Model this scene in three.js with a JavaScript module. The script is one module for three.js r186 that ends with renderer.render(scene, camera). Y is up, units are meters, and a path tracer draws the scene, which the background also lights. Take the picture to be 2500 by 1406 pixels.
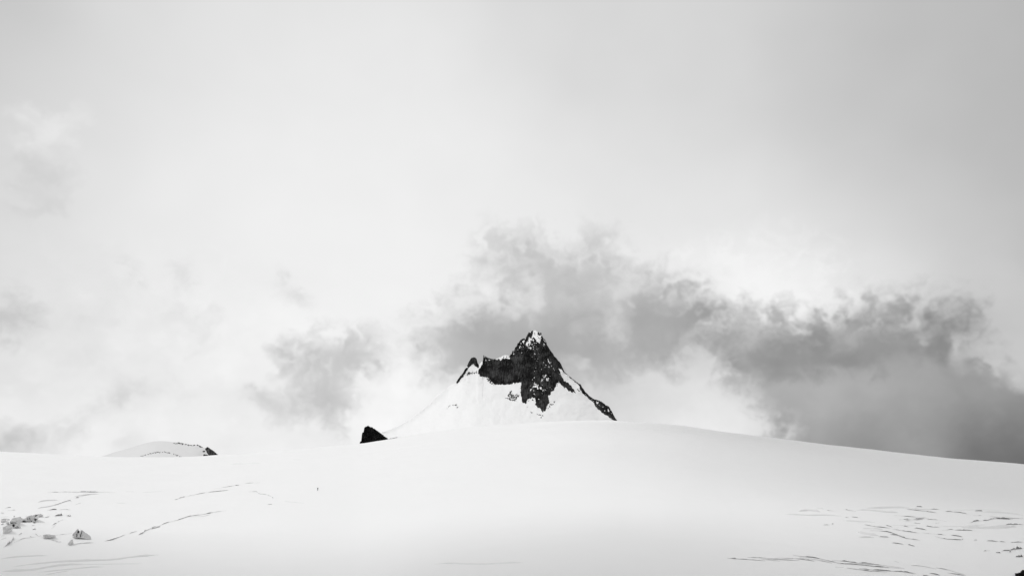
import * as THREE from 'three';
import { mergeGeometries } from 'three/addons/utils/BufferGeometryUtils.js';
import { MarchingCubes } from 'three/addons/objects/MarchingCubes.js';

// ---------------------------------------------------------------- camera, sky, sun, exposure
const scene = new THREE.Scene();
const EYE = 1.7;
const camera = new THREE.PerspectiveCamera(35.9784, 1024 / 575, 0.5, 60000);
camera.position.set(0, EYE, 0);
camera.rotation.set(THREE.MathUtils.degToRad(23.0), 0, 0);
const renderer = new THREE.WebGLRenderer({ antialias: true });
renderer.setSize(1024, 575);
renderer.toneMapping = THREE.LinearToneMapping;
renderer.toneMappingExposure = 1.0;
renderer.shadowMap.enabled = true;

const SUN_AZ = -105, SUN_EL = 50;           // degrees: high on the left, veiled by cloud
const sun = new THREE.DirectionalLight(0xffffff, 1.15);
{
  const a = THREE.MathUtils.degToRad(SUN_AZ), e = THREE.MathUtils.degToRad(SUN_EL);
  sun.position.set(Math.sin(a) * Math.cos(e), Math.sin(e), -Math.cos(a) * Math.cos(e)).multiplyScalar(4000);
  sun.castShadow = true; sun.shadow.radius = 21;
  sun.shadow.mapSize.set(4096, 4096);
  Object.assign(sun.shadow.camera, { left: -1800, right: 1800, top: 1800, bottom: -1800, near: 100, far: 9000 });
  scene.add(sun, sun.target);
}

// ---------------------------------------------------------------- helpers
function rng(seed) { let s = seed >>> 0; return () => { s = (s + 0x6D2B79F5) >>> 0; let t = Math.imul(s ^ (s >>> 15), 1 | s); t = (t + Math.imul(t ^ (t >>> 7), 61 | t)) ^ t; return ((t ^ (t >>> 14)) >>> 0) / 4294967296; }; }
const PERM = new Uint8Array(512);
{ const q = rng(7), p = Array.from({ length: 256 }, (_, i) => i); for (let i = 255; i > 0; i--) { const j = Math.floor(q() * (i + 1)); [p[i], p[j]] = [p[j], p[i]]; } for (let i = 0; i < 512; i++) PERM[i] = p[i & 255]; }
const grad = (h, x, y, z) => { h &= 15; const u = h < 8 ? x : y, v = h < 4 ? y : h === 12 || h === 14 ? x : z; return ((h & 1) ? -u : u) + ((h & 2) ? -v : v); };
function noise(x, y, z) {
  const X0 = Math.floor(x), Y0 = Math.floor(y), Z0 = Math.floor(z), X = X0 & 255, Y = Y0 & 255, Z = Z0 & 255;
  x -= X0; y -= Y0; z -= Z0;
  const u = x * x * x * (x * (x * 6 - 15) + 10), v = y * y * y * (y * (y * 6 - 15) + 10), w = z * z * z * (z * (z * 6 - 15) + 10);
  const A = PERM[X] + Y, AA = PERM[A] + Z, AB = PERM[A + 1] + Z, B = PERM[X + 1] + Y, BA = PERM[B] + Z, BB = PERM[B + 1] + Z;
  const l = (a, b, t) => a + t * (b - a);
  return l(l(l(grad(PERM[AA], x, y, z), grad(PERM[BA], x - 1, y, z), u), l(grad(PERM[AB], x, y - 1, z), grad(PERM[BB], x - 1, y - 1, z), u), v),
    l(l(grad(PERM[AA + 1], x, y, z - 1), grad(PERM[BA + 1], x - 1, y, z - 1), u), l(grad(PERM[AB + 1], x, y - 1, z - 1), grad(PERM[BB + 1], x - 1, y - 1, z - 1), u), v), w);
}
function fbm(x, y, z, n = 5, gain = 0.5) { let s = 0, a = 1, f = 1; for (let i = 0; i < n; i++) { s += a * noise(x * f + i * 17.3, y * f - i * 9.1, z * f + i * 5.7); a *= gain; f *= 2.03; } return s; }
const clamp = (x, a, b) => Math.min(b, Math.max(a, x));
const step = (a, b, x) => { const t = clamp((x - a) / (b - a), 0, 1); return t * t * (3 - 2 * t); };
const lin = (v) => { v /= 255; return v <= 0.04045 ? v / 12.92 : ((v + 0.055) / 1.055) ** 2.4; };
function inside(poly, x, y) { let c = false; for (let i = 0, j = poly.length - 1; i < poly.length; j = i++) { const [xi, yi] = poly[i], [xj, yj] = poly[j]; if ((yi > y) !== (yj > y) && x < (xj - xi) * (y - yi) / (yj - yi) + xi) c = !c; } return c; }
function spline(K, x, c) {
  let i = 0; while (i < K.length - 2 && K[i + 1][0] < x) i++;
  const tan = (j) => (j === 0 || j === K.length - 1) ? 0 : (K[j + 1][c] - K[j - 1][c]) / (K[j + 1][0] - K[j - 1][0]);
  const h = K[i + 1][0] - K[i][0], t = (x - K[i][0]) / h, m0 = tan(i) * h, m1 = tan(i + 1) * h, t2 = t * t, t3 = t2 * t;
  return (2 * t3 - 3 * t2 + 1) * K[i][c] + (t3 - 2 * t2 + t) * m0 + (-2 * t3 + 3 * t2) * K[i + 1][c] + (t3 - t2) * m1;
}
const names = new Map();
function numbered(n) { const k = names.get(n) || 0; names.set(n, k + 1); return k ? n + '_' + String(k).padStart(3, '0') : n; }
function geo(pos, idx, col, uv) {
  const g = new THREE.BufferGeometry();
  g.setAttribute('position', new THREE.Float32BufferAttribute(pos, 3));
  if (col) g.setAttribute('color', new THREE.Float32BufferAttribute(col, 3));
  if (uv) g.setAttribute('uv', new THREE.Float32BufferAttribute(uv, 2));
  g.setIndex(idx); g.computeVertexNormals(); return g;
}
function mesh(name, g, m, parent) { const o = new THREE.Mesh(g, m); o.name = name; o.castShadow = o.receiveShadow = true; parent.add(o); return o; }

// ---------------------------------------------------------------- the sky: broken cloud, tones by direction (azimuth, elevation in degrees)
const SKY_BASE = [[-36.04,35.09,190],[-30.2,36.91,214],[-23.58,38.53,226],[-16.23,39.84,226],[-8.28,40.69,228],[0.0,40.99,216],[6.64,40.8,210],[10.23,40.54,219],[16.23,39.84,213],[23.58,38.53,202],[28.94,37.25,190],[32.63,36.2,193],[36.04,35.09,183],[-35.13,31.95,204],[-29.37,33.61,217],[-22.88,35.09,228],[-15.72,36.28,231],[-8.01,37.06,231],[0.0,37.33,222],[8.01,37.06,216],[15.72,36.28,213],[22.88,35.09,205],[28.13,33.92,192],[31.76,32.96,191],[35.13,31.95,181],[-34.26,28.72,216],[-31.62,29.45,226],[-28.58,30.21,224],[-22.23,31.54,234],[-15.24,32.61,237],[-7.76,33.3,236],[0.0,33.54,232],[7.76,33.3,224],[15.24,32.61,215],[22.23,31.54,204],[27.37,30.49,197],[34.26,28.72,184],[-33.42,25.43,212],[-31.26,25.96,213],[-27.83,26.73,233],[-21.6,27.9,238],[-14.79,28.84,239],[-7.52,29.45,238],[0.0,29.67,234],[7.52,29.45,228],[14.79,28.84,220],[21.6,27.9,208],[27.83,26.73,202],[33.42,25.43,186],[-32.63,22.09,216],[-27.12,23.21,230],[-21.01,24.22,236],[-14.36,25.02,239],[-7.3,25.54,240],[0.0,25.72,236],[7.3,25.54,232],[14.36,25.02,236],[17.88,24.63,238],[22.28,24.03,222],[27.12,23.21,208],[32.63,22.09,184],[-32.01,19.4,222],[-26.57,20.37,233],[-20.56,21.25,239],[-14.04,21.94,241],[-7.13,22.39,241],[1.43,22.54,240],[9.93,22.25,240],[16.7,21.69,243],[20.56,21.25,240],[24.23,20.74,226],[27.7,20.19,212],[32.01,19.4,190],[-31.37,16.48,226],[-26.0,17.3,235],[-20.09,18.03,240],[-13.7,18.61,242],[-6.95,18.99,243],[1.4,19.11,236],[9.69,18.86,236],[20.09,18.03,230],[29.29,16.82,207],[31.37,16.48,198],[-30.66,13.15,228],[-25.37,13.78,237],[-19.58,14.35,242],[-13.34,14.8,244],[-8.1,15.04,243],[1.36,15.18,240],[9.42,14.99,232],[19.58,14.35,220],[30.66,13.15,190],[-30.15,10.72,226],[-24.92,11.23,236],[-16.81,11.84,240],[-9.24,12.2,244],[1.33,12.35,240],[11.81,12.1,230],[30.15,10.72,180]];
const SKY_LAYERS = [{edge:[[-28.53,21.97],[-25.5,21.04],[-24.13,17.31],[-26.2,14.64],[-28.63,15.74],[-29.38,19.41]],soft:1.58,ragged:1.05,tone:[[-27.34,18.31,226]],cover:0.7,mottle:0.3,bias:0.5},
{edge:[[-24.23,20.74],[-20.13,21.81],[-17.24,19.59],[-18.34,16.2],[-21.85,16.59]],soft:1.58,ragged:1.05,tone:[[-20.69,18.71,242]],cover:0.7,mottle:0.3,bias:0.5},
{edge:[[-29.62,14.2],[-26.9,15.98],[-21.63,15.14],[-17.87,12.51],[-23.86,11.56],[-28.34,12.05]],soft:1.32,ragged:0.95,tone:[[-25.59,13.76,238],[-19.85,12.85,243]],cover:0.6,mottle:0.3,bias:0.5},
{edge:[[10.52,22.73],[12.88,24.12],[17.05,24.47],[20.82,22.98],[22.54,20.98],[21.82,19.58],[17.75,19.54],[13.88,20.4]],soft:1.21,ragged:0.63,tone:[[16.76,22.2,244],[19.22,20.9,243],[12.73,22.57,242]],cover:0.85,mottle:0.3,bias:0.5},
{edge:[[-6.32,20.32],[-4.8,20.76],[-3.41,21.46],[-2.0,22.41],[-0.29,21.97],[0.34,21.81],[-0.92,23.34],[-1.75,24.66],[-0.73,25.56],[1.17,25.72],[2.77,25.12],[4.36,24.6],[5.84,25.45],[7.11,24.76],[8.05,23.72],[10.0,23.16],[11.19,22.29],[12.64,21.54],[14.15,20.43],[15.93,19.66],[17.78,19.79],[19.77,19.32],[21.79,19.38],[23.33,19.73],[24.69,19.19],[26.03,18.75],[27.09,19.41],[27.77,18.77],[28.18,17.7],[27.79,16.86],[28.5,15.95],[28.78,14.31],[22.88,14.04],[17.13,14.54],[12.09,15.38],[6.71,14.06],[4.02,13.6],[-2.71,15.17],[-4.4,16.97],[-5.38,17.6],[-5.89,18.76]],soft:1.05,ragged:0.37,tone:[[-4.99,18.26,186],[-5.32,19.83,200],[-2.82,20.41,184],[-1.41,20.43,173],[4.21,19.86,170],[6.94,18.72,174],[8.65,19.7,170],[4.29,22.49,186],[1.16,24.66,196],[5.5,24.3,192],[9.83,20.94,168],[13.76,19.12,157],[17.05,18.08,150],[20.02,17.54,146],[23.66,17.37,150],[26.9,17.18,138],[28.03,16.06,140],[5.5,17.2,184],[6.22,15.1,200],[-1.37,16.49,180],[-0.29,24.67,206],[2.9,24.24,198],[5.8,24.56,204],[8.58,23.11,196],[0.0,23.34,192]],cover:1,mottle:0.05,bias:0.58},
{edge:[[15.61,12.16],[16.63,13.46],[16.18,14.61],[14.75,15.98],[15.62,16.88],[17.38,16.58],[20.35,16.36],[23.2,16.05],[25.1,16.16],[26.94,16.21],[28.22,15.89],[29.57,15.02],[31.22,13.87],[34.51,12.61],[33.08,6.37],[15.08,7.33]],soft:0.37,ragged:0.37,tone:[[16.02,15.88,176],[18.52,15.68,178],[21.67,15.38,176],[24.45,15.08,169],[28.78,14.31,158],[30.5,13.39,150],[18.3,13.96,168],[24.17,13.43,160],[26.3,12.74,153],[29.98,11.87,140],[18.11,12.49,158],[22.77,11.89,142],[28.14,11.04,114],[29.87,10.35,92],[31.92,9.66,84]],cover:1,mottle:0.03,bias:0.55},
{edge:[[6.91,18.2],[9.67,18.6],[13.7,18.61],[16.19,17.39],[16.08,16.39],[12.22,16.91],[8.47,16.84],[6.31,16.92]],soft:0.95,ragged:0.53,tone:[[9.62,17.83,184],[14.91,17.49,176]],cover:0.6,mottle:0.3,bias:0.5},
{edge:[[3.22,13.62],[4.89,15.52],[6.8,15.99],[7.53,17.01],[9.06,17.59],[10.39,17.4],[11.66,18.1],[12.12,18.85],[12.96,18.61],[13.75,17.71],[14.04,16.66],[14.88,15.97],[15.72,15.02],[16.35,13.85],[16.81,13.52],[15.67,12.77],[11.85,12.6],[6.66,13.04]],soft:0.66,ragged:0.42,tone:[[5.41,14.87,212],[6.77,15.35,214],[8.74,16.83,210],[8.38,15.29,226],[10.84,16.21,228],[12.32,18.06,206],[13.48,16.32,222],[15.4,14.92,218],[16.27,13.61,224],[12.02,14.62,238],[14.26,13.73,240],[9.32,13.46,240]],cover:1,mottle:0.04,bias:0.62},
{edge:[[4.0,17.63],[4.83,17.79],[5.49,16.94],[5.83,15.37],[6.45,14.07],[5.11,14.1],[4.37,16.19]],soft:0.58,ragged:0.32,tone:[[4.94,16.95,216]],cover:0.85,mottle:0.3,bias:0.5},
{edge:[[6.54,23.21],[8.01,23.09],[7.8,21.31],[7.2,19.45],[6.52,20.31],[6.42,21.9]],soft:0.53,ragged:0.42,tone:[[7.14,22.66,214],[7.07,21.34,224],[6.99,19.77,200]],cover:0.9,mottle:0.3,bias:0.5},
{edge:[[0.35,24.67],[1.16,24.4],[1.96,23.07],[1.99,21.35],[1.42,21.49],[1.0,22.81]],soft:0.37,ragged:0.32,tone:[[1.44,23.07,226]],cover:0.9,mottle:0.3,bias:0.5},
{edge:[[-3.45,23.31],[-1.45,24.13],[-0.43,22.55],[0.34,21.97],[-1.43,22.15],[-2.84,21.47],[-4.51,20.64],[-5.92,20.6]],soft:0.58,ragged:0.37,tone:[[-2.86,22.26,232]],cover:0.8,mottle:0.3,bias:0.5},
{edge:[[3.29,22.65],[4.14,22.36],[4.27,21.7],[3.47,21.59]],soft:0.42,ragged:0.32,tone:[[3.71,22.11,206]],cover:0.7,mottle:0.3,bias:0.5},
{edge:[[4.37,20.64],[5.38,21.14],[5.64,20.61],[4.61,19.45]],soft:0.37,ragged:0.32,tone:[[5.07,20.36,196]],cover:0.6,mottle:0.3,bias:0.5},
{edge:[[14.55,19.06],[15.94,19.71],[17.7,19.16],[16.82,18.35],[15.25,18.23]],soft:0.42,ragged:0.37,tone:[[15.85,18.95,186]],cover:0.7,mottle:0.3,bias:0.5},
{edge:[[21.5,19.12],[22.63,18.48],[22.28,17.78],[20.86,18.19]],soft:0.42,ragged:0.37,tone:[[21.63,18.36,176]],cover:0.7,mottle:0.3,bias:0.5},
{edge:[[23.58,16.89],[24.86,17.46],[26.1,16.57],[25.31,16.06],[23.69,16.14]],soft:0.32,ragged:0.32,tone:[[24.72,16.62,164]],cover:0.8,mottle:0.3,bias:0.5},
{edge:[[27.53,16.37],[28.13,17.12],[28.38,16.48],[28.01,15.71]],soft:0.26,ragged:0.21,tone:[[27.97,16.31,186]],cover:0.8,mottle:0.3,bias:0.5},
{edge:[[-14.96,18.0],[-14.32,18.87],[-12.7,19.3],[-11.08,19.25],[-9.59,19.49],[-8.72,18.7],[-8.86,17.81],[-9.84,17.24],[-10.58,17.05],[-10.81,16.52],[-10.23,15.93],[-9.58,15.29],[-10.14,14.71],[-10.88,14.06],[-11.53,14.34],[-12.3,14.8],[-13.34,14.87],[-13.79,14.72],[-14.06,14.3],[-14.64,14.41],[-14.95,14.95],[-14.39,16.0],[-14.8,16.99]],soft:0.71,ragged:0.26,tone:[[-14.02,17.82,190],[-12.31,17.93,200],[-9.62,17.96,203],[-12.73,15.21,188],[-10.64,15.32,186],[-14.64,14.97,212],[-11.94,16.67,204],[-11.12,16.46,216]],cover:1,mottle:0.3,bias:0.53},
{edge:[[-16.98,15.81],[-16.04,16.08],[-14.78,15.09],[-14.97,14.39],[-15.87,14.51],[-16.68,14.95]],soft:0.42,ragged:0.42,tone:[[-15.95,15.26,208]],cover:0.9,mottle:0.3,bias:0.5},
{edge:[[-32.75,18.9],[-31.31,19.18],[-30.51,18.5],[-30.58,17.78],[-32.37,17.24]],soft:0.68,ragged:0.47,tone:[[-31.56,18.31,196]],cover:0.9,mottle:0.3,bias:0.5},
{edge:[[-31.63,12.01],[-29.59,12.03],[-28.62,11.34],[-28.85,10.41],[-31.24,10.16]],soft:0.47,ragged:0.37,tone:[[-30.11,11.51,190],[-28.99,11.07,205]],cover:0.9,mottle:0.3,bias:0.5},
{edge:[[-27.79,11.42],[-27.37,12.62],[-26.6,13.17],[-25.81,13.73],[-26.26,12.51],[-27.16,11.49]],soft:0.63,ragged:0.42,tone:[[-26.95,12.67,216]],cover:0.9,mottle:0.3,bias:0.5},
{edge:[[-25.05,14.53],[-24.49,15.32],[-23.3,15.21],[-23.93,14.78],[-24.67,14.34]],soft:0.47,ragged:0.32,tone:[[-24.52,14.83,212]],cover:0.9,mottle:0.3,bias:0.5},
{edge:[[-24.27,12.0],[-23.79,12.52],[-23.07,12.34],[-23.45,11.83]],soft:0.58,ragged:0.32,tone:[[-23.73,12.16,226]],cover:0.8,mottle:0.3,bias:0.5},
{edge:[[-25.55,22.38],[-24.87,22.25],[-24.6,21.43],[-25.07,21.6]],soft:0.42,ragged:0.26,tone:[[-25.05,21.9,216]],cover:0.9,mottle:0.3,bias:0.5},
{edge:[[-23.05,22.53],[-22.09,22.85],[-21.55,21.87],[-22.05,21.8],[-22.5,22.24]],soft:0.53,ragged:0.32,tone:[[-22.12,22.29,220]],cover:0.9,mottle:0.3,bias:0.5},
{edge:[[-16.0,22.53],[-15.04,22.37],[-14.42,21.65],[-15.34,21.44]],soft:0.53,ragged:0.32,tone:[[-15.27,22.09,218]],cover:0.9,mottle:0.3,bias:0.5},
{edge:[[-22.95,18.94],[-20.27,19.27],[-20.66,18.47],[-22.32,18.02]],soft:0.79,ragged:0.42,tone:[[-21.91,18.57,228]],cover:0.8,mottle:0.3,bias:0.5},
{edge:[[-8.52,17.62],[-6.95,18.99],[-5.9,16.93],[-5.64,14.09],[-8.53,13.49],[-9.06,15.52]],soft:0.68,ragged:0.47,tone:[[-7.38,16.62,245]],cover:0.8,mottle:0.1,bias:0.5},
{edge:[[-10.46,14.69],[-8.45,16.58],[-5.47,16.42],[-3.31,17.25],[-4.02,13.6],[-10.31,12.66]],soft:0.68,ragged:0.32,tone:[[-7.3,15.07,245]],cover:0.9,mottle:0,bias:0.55},
{edge:[[-9.02,21.25],[-6.82,21.88],[-6.19,20.59],[-7.25,19.5],[-8.63,19.44]],soft:0.63,ragged:0.42,tone:[[-7.59,20.53,240]],cover:0.6,mottle:0.1,bias:0.5},
{edge:[[-33.51,29.41],[-30.32,30.14],[-30.72,28.72],[-31.39,27.48],[-32.24,28.1]],soft:0.53,ragged:0.42,tone:[[-31.68,28.72,232]],cover:0.8,mottle:0.3,bias:0.5},
{edge:[[-33.27,26.64],[-31.14,27.43],[-30.2,26.45],[-30.78,24.88],[-32.36,24.75]],soft:0.79,ragged:0.53,tone:[[-31.7,25.85,210]],cover:0.8,mottle:0.3,bias:0.5}];
{
  const W = 4096, H = 2048, data = new Float32Array(W * H * 4);
  const CO = Math.cos(THREE.MathUtils.degToRad(20));
  const tone = (pts, a, e, width) => { let s = 0, w = 1e-9; for (const [pa, pe, v] of pts) { const d = (((a - pa) * CO) ** 2 + (e - pe) ** 2) / (width * width); const k = Math.exp(-d) + 1e-4 / (0.02 + d * d); s += k * v; w += k; } return s / w; };
  for (const L of SKY_LAYERS) {
    L.pts = L.edge.map(([a, e]) => [a * CO, e]);
    const pad = L.soft * 5 + L.ragged * 2.5;
    L.box = [Math.min(...L.pts.map((p) => p[0])) - pad, Math.max(...L.pts.map((p) => p[0])) + pad, Math.min(...L.pts.map((p) => p[1])) - pad, Math.max(...L.pts.map((p) => p[1])) + pad];
  }
  const dist = (poly, x, y) => { let d = 1e9; for (let i = 0, j = poly.length - 1; i < poly.length; j = i++) { const [ax, ay] = poly[j], [bx, by] = poly[i], dx = bx - ax, dy = by - ay; const t = clamp(((x - ax) * dx + (y - ay) * dy) / (dx * dx + dy * dy), 0, 1), ex = x - ax - t * dx, ey = y - ay - t * dy; d = Math.min(d, ex * ex + ey * ey); } d = Math.sqrt(d); return inside(poly, x, y) ? d : -d; };
  // coarse table of the broad tones, read back bilinearly
  const a0 = -60, a1 = 60, e0 = 0, e1 = 60, st = 0.5, na = (a1 - a0) / st + 1, ne = (e1 - e0) / st + 1, table = new Float32Array(na * ne);
  for (let j = 0; j < ne; j++) for (let i = 0; i < na; i++) table[j * na + i] = tone(SKY_BASE, a0 + i * st, e0 + j * st, 4.6);
  const broad = (a, e) => { const x = clamp((a - a0) / st, 0, na - 1.001), y = clamp((e - e0) / st, 0, ne - 1.001), i = Math.floor(x), j = Math.floor(y), u = x - i, v = y - j; return (table[j * na + i] * (1 - u) + table[j * na + i + 1] * u) * (1 - v) + (table[(j + 1) * na + i] * (1 - u) + table[(j + 1) * na + i + 1] * u) * v; };
  for (let j = 0; j < H; j++) {
    const el = ((j + 0.5) / H - 0.5) * Math.PI, eDeg = THREE.MathUtils.radToDeg(el), ce = Math.cos(el), se = Math.sin(el);
    for (let i = 0; i < W; i++) {
      const k = (j * W + i) * 4;
      let v = 205;
      if (eDeg > -3) {
        const ph = (i + 0.5) / W * 2 * Math.PI - Math.PI, x = ce * Math.cos(ph), z = ce * Math.sin(ph), az = THREE.MathUtils.radToDeg(Math.atan2(x, -z));
        const near = step(62, 38, Math.abs(az)) * step(62, 42, eDeg);
        const far = near < 1 ? 217 + 22 * fbm(x * 2.2, se * 3.4, z * 2.2, 4) + 8 * fbm(x * 9 + 4, se * 14, z * 9, 3) : 0;
        if (near > 0) {
          // cloud stuff drifts: look the tones up a little aside
          const m1 = fbm(x * 7, se * 9, z * 7, 2), m2 = fbm(x * 7 + 13, se * 9, z * 7 - 8, 2);
          const n1 = fbm(x * 11, se * 13, z * 11, 5, 0.55), n2 = fbm(x * 11 + 31, se * 13 + 7, z * 11 - 12, 5, 0.55);
          let c = broad(az + 1.6 * m1, eDeg + 1.6 * m2) + 1.6 * fbm(x * 14 + 9, se * 17, z * 14, 3, 0.5) + 11 * step(26, 16, eDeg) * fbm(x * 7 + 4, se * 12 - 2, z * 7 + 6 + 0.4 * m1, 6, 0.5);
          const X = az * CO;
          for (const L of SKY_LAYERS) {
            if (X < L.box[0] || X > L.box[1] || eDeg < L.box[2] || eDeg > L.box[3]) continue;
            const f1 = fbm(x * 26 + L.soft * 5, se * 30, z * 26 + 3, 5, 0.52), f2 = fbm(x * 26 + 11, se * 30 + 40, z * 26 - L.soft * 7, 5, 0.52);
            const w = L.ragged * 1.5;
            const d = dist(L.pts, X + w * f1, eDeg + w * f2);
            // thin at the rim: veils and wisps of every size
            const veil = fbm(x * 34 + 2 * f1 * 0.6, se * 30 + 3, z * 34 + 2 * f2 * 0.6, 6, 0.44) * 0.42;
            const mottle = fbm(x * 20 - 7, se * 23 + 1.5 * f1 * 0.5, z * 20 + 15, 5, 0.55);
            const m = L.cover * (1 - L.mottle * step(0.12, 0.75, mottle)) * step(0, 1, L.bias + 0.25 * d / L.soft + veil * (d < 0 ? step(-4.5 * L.soft, -0.5 * L.soft, d) : step(3 * L.soft, 0, d)));
            if (m > 0) c += (tone(L.tone, az + 0.8 * n1, eDeg + 0.8 * n2, 1.9) + 4 * f2 + (2 + 12 * L.mottle) * mottle - c) * m;
          }
          v = far + (c - far) * near;
          if (near >= 1) v = c;
        } else v = far;
      }
      const q = lin(clamp(v, 40, 250));
      data[k] = q; data[k + 1] = q; data[k + 2] = q; data[k + 3] = 1;
    }
  }
  const tex = new THREE.DataTexture(data, W, H, THREE.RGBAFormat, THREE.FloatType);
  tex.mapping = THREE.EquirectangularReflectionMapping; tex.colorSpace = THREE.LinearSRGBColorSpace;
  tex.magFilter = tex.minFilter = THREE.LinearFilter; tex.needsUpdate = true;
  scene.background = tex; scene.environment = tex;
}

// ---------------------------------------------------------------- materials
const grey = (v) => new THREE.Color().setRGB(v, v, v);
const SNOW = new THREE.MeshStandardMaterial({ color: grey(0.88), roughness: 0.95, metalness: 0 });
const ICE = new THREE.MeshStandardMaterial({ color: grey(0.5), roughness: 0.6, metalness: 0 });
const PALE_ICE = new THREE.MeshStandardMaterial({ color: grey(0.6), roughness: 0.7, metalness: 0, flatShading: true });
const DUSTY_SHADED_SNOW = new THREE.MeshStandardMaterial({ color: grey(0.73), roughness: 0.95, metalness: 0 });  // far hill: dusty snow, darkened further to stand in for flank shading
const FIRN = new THREE.MeshStandardMaterial({ color: grey(0.79), roughness: 0.95, metalness: 0 });
const ROCK = new THREE.MeshPhysicalMaterial({ color: grey(1), vertexColors: true, roughness: 1, metalness: 0, specularIntensity: 0.2, flatShading: true });

// ---------------------------------------------------------------- the snowfield: a dip below the camera, then a broad dome
const SKYLINE = [[-180,0.03],[-120,0.05],[-75,0.1],[-45,0.175],[-30.18295,0.19215],[-28.54604,0.19362],[-26.74891,0.19474],[-23.12163,0.19841],[-20.60618,0.20237],[-18.42448,0.20734],[-16.33205,0.21242],[-14.36707,0.21761],[-11.85307,0.22352],[-9.80314,0.22831],[-8.12086,0.23405],[-6.68196,0.23906],[-4.56481,0.24563],[-2.42435,0.25049],[0.0,0.25408],[2.69979,0.25668],[5.3906,0.25726],[6.93905,0.25604],[10.40928,0.24989],[13.46735,0.23917],[19.30245,0.21867],[24.9164,0.19778],[30.0432,0.17991],[42,0.135],[60,0.09],[110,0.05],[180,0.03]];      // azimuth, tangent of the rise to the crest
const BREAK = [[-180,344.7789,0],[-60,344.7789,0.03],[-30.222,344.7789,0.1],[-26.5308,356.3348,0.1],[-21.9778,383.6123,0.1],[-17.5073,397.571,0.1],[-13.9625,400.1888,0.1],[-9.0222,397.7837,0.09],[-3.8985,370.4009,0.07],[3.8888,338.0367,0.06],[11.5026,343.083,0.06],[18.6493,360.8106,0.06],[25.2128,384.5379,0.06],[30.3873,407.5601,0.06],[60,407.5601,0.03],[180,407.5601,0]];          // azimuth, metres out to the roll in the slope, how much it steepens below it
const R0 = 1170.0, KQ = 5e-05, D0 = KQ * R0 * R0;
const smax = (a, b, k) => { const m = Math.max(a, b); return m + k * Math.log(Math.exp((a - m) / k) + Math.exp((b - m) / k)); };
const softplus = (x, w) => x / w > 30 ? x : w * Math.log1p(Math.exp(x / w));
function ground(x, z, rough = true) {
  const r = Math.hypot(x, z), a = THREE.MathUtils.radToDeg(Math.atan2(x, -z));
  let dome = EYE - D0 + (spline(SKYLINE, a, 1) + 2 * KQ * R0) * r - KQ * r * r;
  dome -= spline(BREAK, a, 2) * softplus(spline(BREAK, a, 1) - r, 18);
  let h = smax(smax(dome, -0.36 * r, 12), -500, 60);
  if (rough && r < 2500) h += step(60, 250, r) * (0.9 * fbm(x / 70, 3, z / 46, 3) + 0.12 * fbm(x / 16, 8, z / 7, 3));
  return h;
}
const snowfield = (() => {
  const az = [], rad = [];
  for (let a = -180; a < -36; a += 3) az.push(a);
  for (let a = -36; a < 36; a += 0.14) az.push(a);
  for (let a = 36; a < 180.01; a += 3) az.push(Math.min(a, 180));
  rad.push(0.5); let r = 2;
  while (r < 30000) { rad.push(r); r += r < 200 ? r * 0.06 + 0.5 : r < 1300 ? r * 0.006 : r < 2600 ? r * 0.02 : r * 0.08; }
  const pos = [], idx = [], n = az.length;
  for (const q of rad) for (const a of az) { const t = THREE.MathUtils.degToRad(a), x = Math.sin(t) * q, z = -Math.cos(t) * q; pos.push(x, ground(x, z), z); }
  for (let j = 0; j < rad.length - 1; j++) for (let i = 0; i < n - 1; i++) { const p = j * n + i; idx.push(p, p + 1, p + n, p + 1, p + n + 1, p + n); }
  const o = mesh('snowfield', geo(pos, idx), SNOW, scene);
  o.userData = { kind: 'structure', label: 'wide smooth snowfield rising to a gently curved crest', category: 'snowfield' };
  return o;
})();
console.log('snowfield', snowfield.geometry.index.count / 3);

// ---------------------------------------------------------------- two unseen clouds added above the view to shade the near slope and right
for (const [up, thick, cx, cz, edge] of [
  [500, 80, 0, -130, [[-420, -60], [-340, -270], [-190, -325], [-120, -335], [-70, -330], [10, -305], [100, -300], [190, -325], [330, -400], [520, -260], [420, 60], [0, 130], [-300, 60]]],
  [860, 140, 620, -640, [[330, -1040], [215, -700], [150, -420], [260, -270], [620, -180], [1000, -300], [1150, -700], [900, -1150], [560, -1250]]]]) {
  const d = sun.position.clone().normalize(), c = new THREE.Vector3(cx, ground(cx, cz, false), cz).addScaledVector(d, up / d.y);
  const polar = edge.map(([x, z]) => [Math.atan2(z - cz, x - cx), Math.hypot(x - cx, z - cz)]).sort((p, q) => p[0] - q[0]);
  const reach = (t) => { let i = polar.findIndex((p) => p[0] > t); if (i < 0) i = 0; const p = polar[(i + polar.length - 1) % polar.length], q = polar[i], w = 2 * Math.PI, span = (q[0] - p[0] + w) % w, u = ((t - p[0] + w) % w) / span, k = u * u * (3 - 2 * u); return p[1] + (q[1] - p[1]) * k; };
  const g = new THREE.IcosahedronGeometry(1, 48), p = g.attributes.position, v = new THREE.Vector3();
  for (let i = 0; i < p.count; i++) {
    v.fromBufferAttribute(p, i).normalize();
    const h = Math.hypot(v.x, v.z), s = 1 + 0.12 * fbm(v.x * 4 + up, v.y * 3, v.z * 4, 5, 0.6), R = reach(Math.atan2(v.z, v.x)) * Math.sqrt(h) * s;
    p.setXYZ(i, h > 1e-6 ? v.x / h * R : 0, (v.y > 0 ? v.y : v.y * 0.4) * thick * s, h > 1e-6 ? v.z / h * R : 0);
  }
  g.computeVertexNormals();
  const o = mesh(numbered('added_shade_cloud'), g, new THREE.MeshStandardMaterial({ color: grey(0.92), roughness: 1 }), scene);
  o.position.copy(c); o.userData = { kind: 'structure' };
}

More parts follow.
